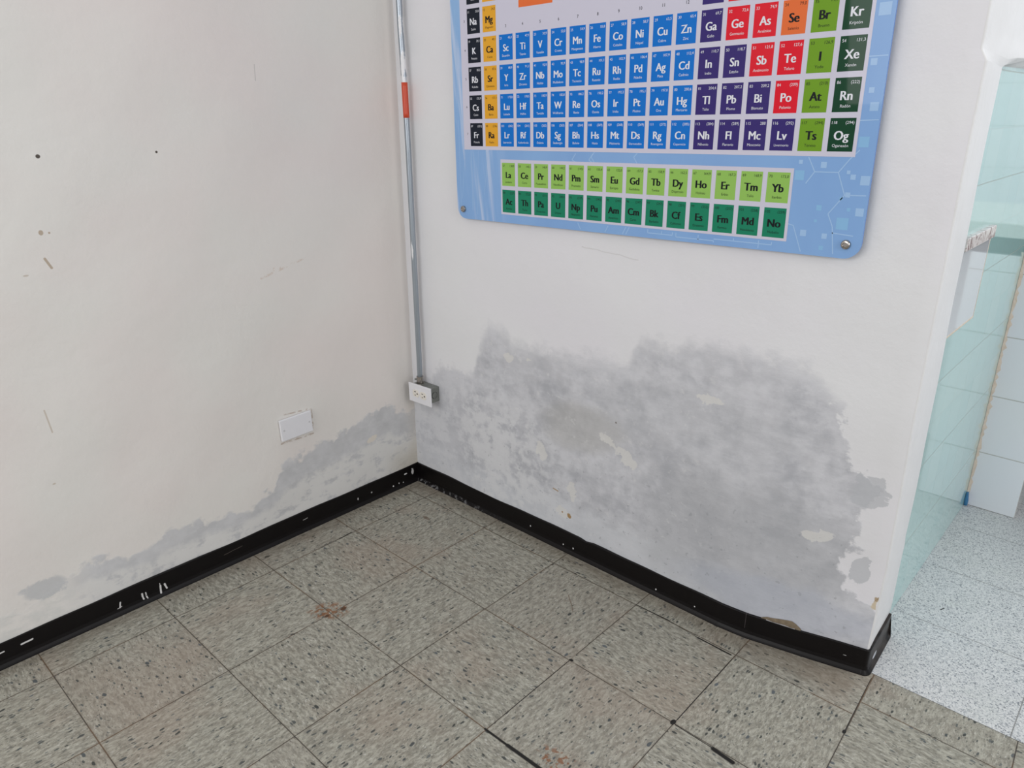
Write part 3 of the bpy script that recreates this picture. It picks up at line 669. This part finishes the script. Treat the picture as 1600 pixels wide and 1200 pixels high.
ACT = 'Ac;89;(227);Actinio | Th;90;232,0;Torio | Pa;91;(231);Protactinio | U;92;238,0;Uranio | Np;93;(237);Neptunio | Pu;94;(242);Plutonio | Am;95;(243);Americio | Cm;96;(247);Curio | Bk;97;(247);Berkelio | Cf;98;(251);Californio | Es;99;(252);Einstenio | Fm;100;(257);Fermio | Md;101;(258);Mendelevio | No;102;(259);Nobelio'
def cell(x, top, sym, k, num, mass, nm):
    rect(x, top-CH, x+CW, top, k, 3)
    ink = 'K' if k in 'yogtl' else 'w'
    for k_ in range(3): text(sym, x+CW*.5+(k_-1)*(.0011 if ink == 'K' else .0008), top-CH*.650, .0245, ink, .0, sx=.95, up=k_*.00004)
    text(num, x+.0035, top-.0112, .0082, ink, .0, 'l'); text(mass, x+CW-.0030, top-.0112, .0082, ink, .0, 'r')
    text(nm, x+CW*.5, top-CH*.865, .0080 if len(nm) < 10 else .0072, ink, .0)
for (r_i, c), e in EL.items(): cell((c-1)*PCH, (7-r_i)*RP, *e)
for i, e in enumerate(LAN.split(' | ')): s, n, m_, nm = e.split(';'); cell(.1243+i*.0609, -.1075, s, 'l', n, m_, nm)
for i, e in enumerate(ACT.split(' | ')): s, n, m_, nm = e.split(';'); cell(.1243+i*.0609, -.1820, s, 't', n, m_, nm)
for g in range(3, 13): text(str(g), (g-1)*PCH+CW/2, 3*RP+.0170, .0100, 'K', .0)
for g, tr in ((1, 7), (2, 6), (13, 6), (14, 6), (15, 6), (16, 6), (17, 6), (18, 7)): text(str(g), (g-1)*PCH+CW/2, (tr-1)*RP+.012, .0100, 'K', .0)
for r_i in range(1, 8): text(str(r_i), -.0115, (7-r_i)*RP-CH*.52, .0090, 'K', .0)
me = bpy.data.meshes.new('printed_chart'); pr.to_mesh(me); pr.free()
for k in keys: me.materials.append(PM[k])
# make every printed face look out from the wall
bm = bmesh.new(); bm.from_mesh(me); bm.normal_update()
flip = [f for f in bm.faces if f.normal.y > 0]; bmesh.ops.reverse_faces(bm, faces=flip); bm.to_mesh(me); bm.free()
o = bpy.data.objects.new('printed_chart', me); C.objects.link(o); o.parent = po
def standoff(x, z):
    bm = bmesh.new(); cyl(bm, (x, -.0015, z), (0, -1, 0), .0098, .003, 32)
    prof = [(.0098, -.003), (.0092, -.0052), (.0075, -.0068), (.0052, -.0072), (.0045, -.0056), (.0, -.0054)]
    rings = [[bm.verts.new((x+rr*math.cos(k/32*6.28318), yy, z+rr*math.sin(k/32*6.28318))) for k in range(32)] for rr, yy in prof[:-1]]
    for a, b in zip(rings, rings[1:]):
        for k in range(32): bm.faces.new((a[k], a[(k+1) % 32], b[(k+1) % 32], b[k]))
    bm.faces.new(rings[-1]); cyl(bm, (x, .0105, z), (0, -1, 0), .007, .012, 20)
    bmesh.ops.recalc_face_normals(bm, faces=bm.faces[:])
    o = link('mounting_screw', bm, M['chrome']); o.parent = po
for x, z in ((-.0400, -.2470), (1.0985, -.2460), (-.04, .59), (1.0985, .59)): standoff(x, z)

# ------------------------------------------------------------------ kitchen: marble ledge, tiled counter
bm = bmesh.new(); box(bm, (1.455, .37, 1.022), (1.472, .655, 1.052), bev=.002)
tag(link('marble_ledge', bm, M['marble']), 'short veined marble ledge set in the green tiled wall', 'ledge')
kc = empty('kitchen_counter', (1.46, 1.275, 0), 'white tiled kitchen counter pillar at the end of the green tiled wall', 'counter')
def kp(name, bm, m): o = link(name, bm, m, kc); return o
bm = bmesh.new(); box(bm, (1.4605, 1.275, 0), (1.612, 1.43, .885), bev=.002); kp('tiled_pillar', bm, M['white_tile'])
bm = bmesh.new(); box(bm, (1.4605, 1.30, .885), (3.2, 1.9, .94)); kp('counter_recess_shade', bm, M['dark'])  # dark block stands in for the shade beneath the countertop
bm = bmesh.new(); box(bm, (1.4605, 1.262, .94), (3.2, 1.9, .985), bev=.004); kp('countertop', bm, M['counter_top'])
bm = bmesh.new(); box(bm, (1.612, 1.85, 0), (3.2, 1.9, .885)); kp('back_panel', bm, M['white_tile'])
bm = bmesh.new()
random.seed(2)
for k in range(5):
    box(bm, (1.4605, 1.262-.002*k, .004*k), (1.4705-.001*k, 1.2745, .004*k+.02+.004*k), bev=.0012)
structure(link('trim_3', bm, M['blue']))
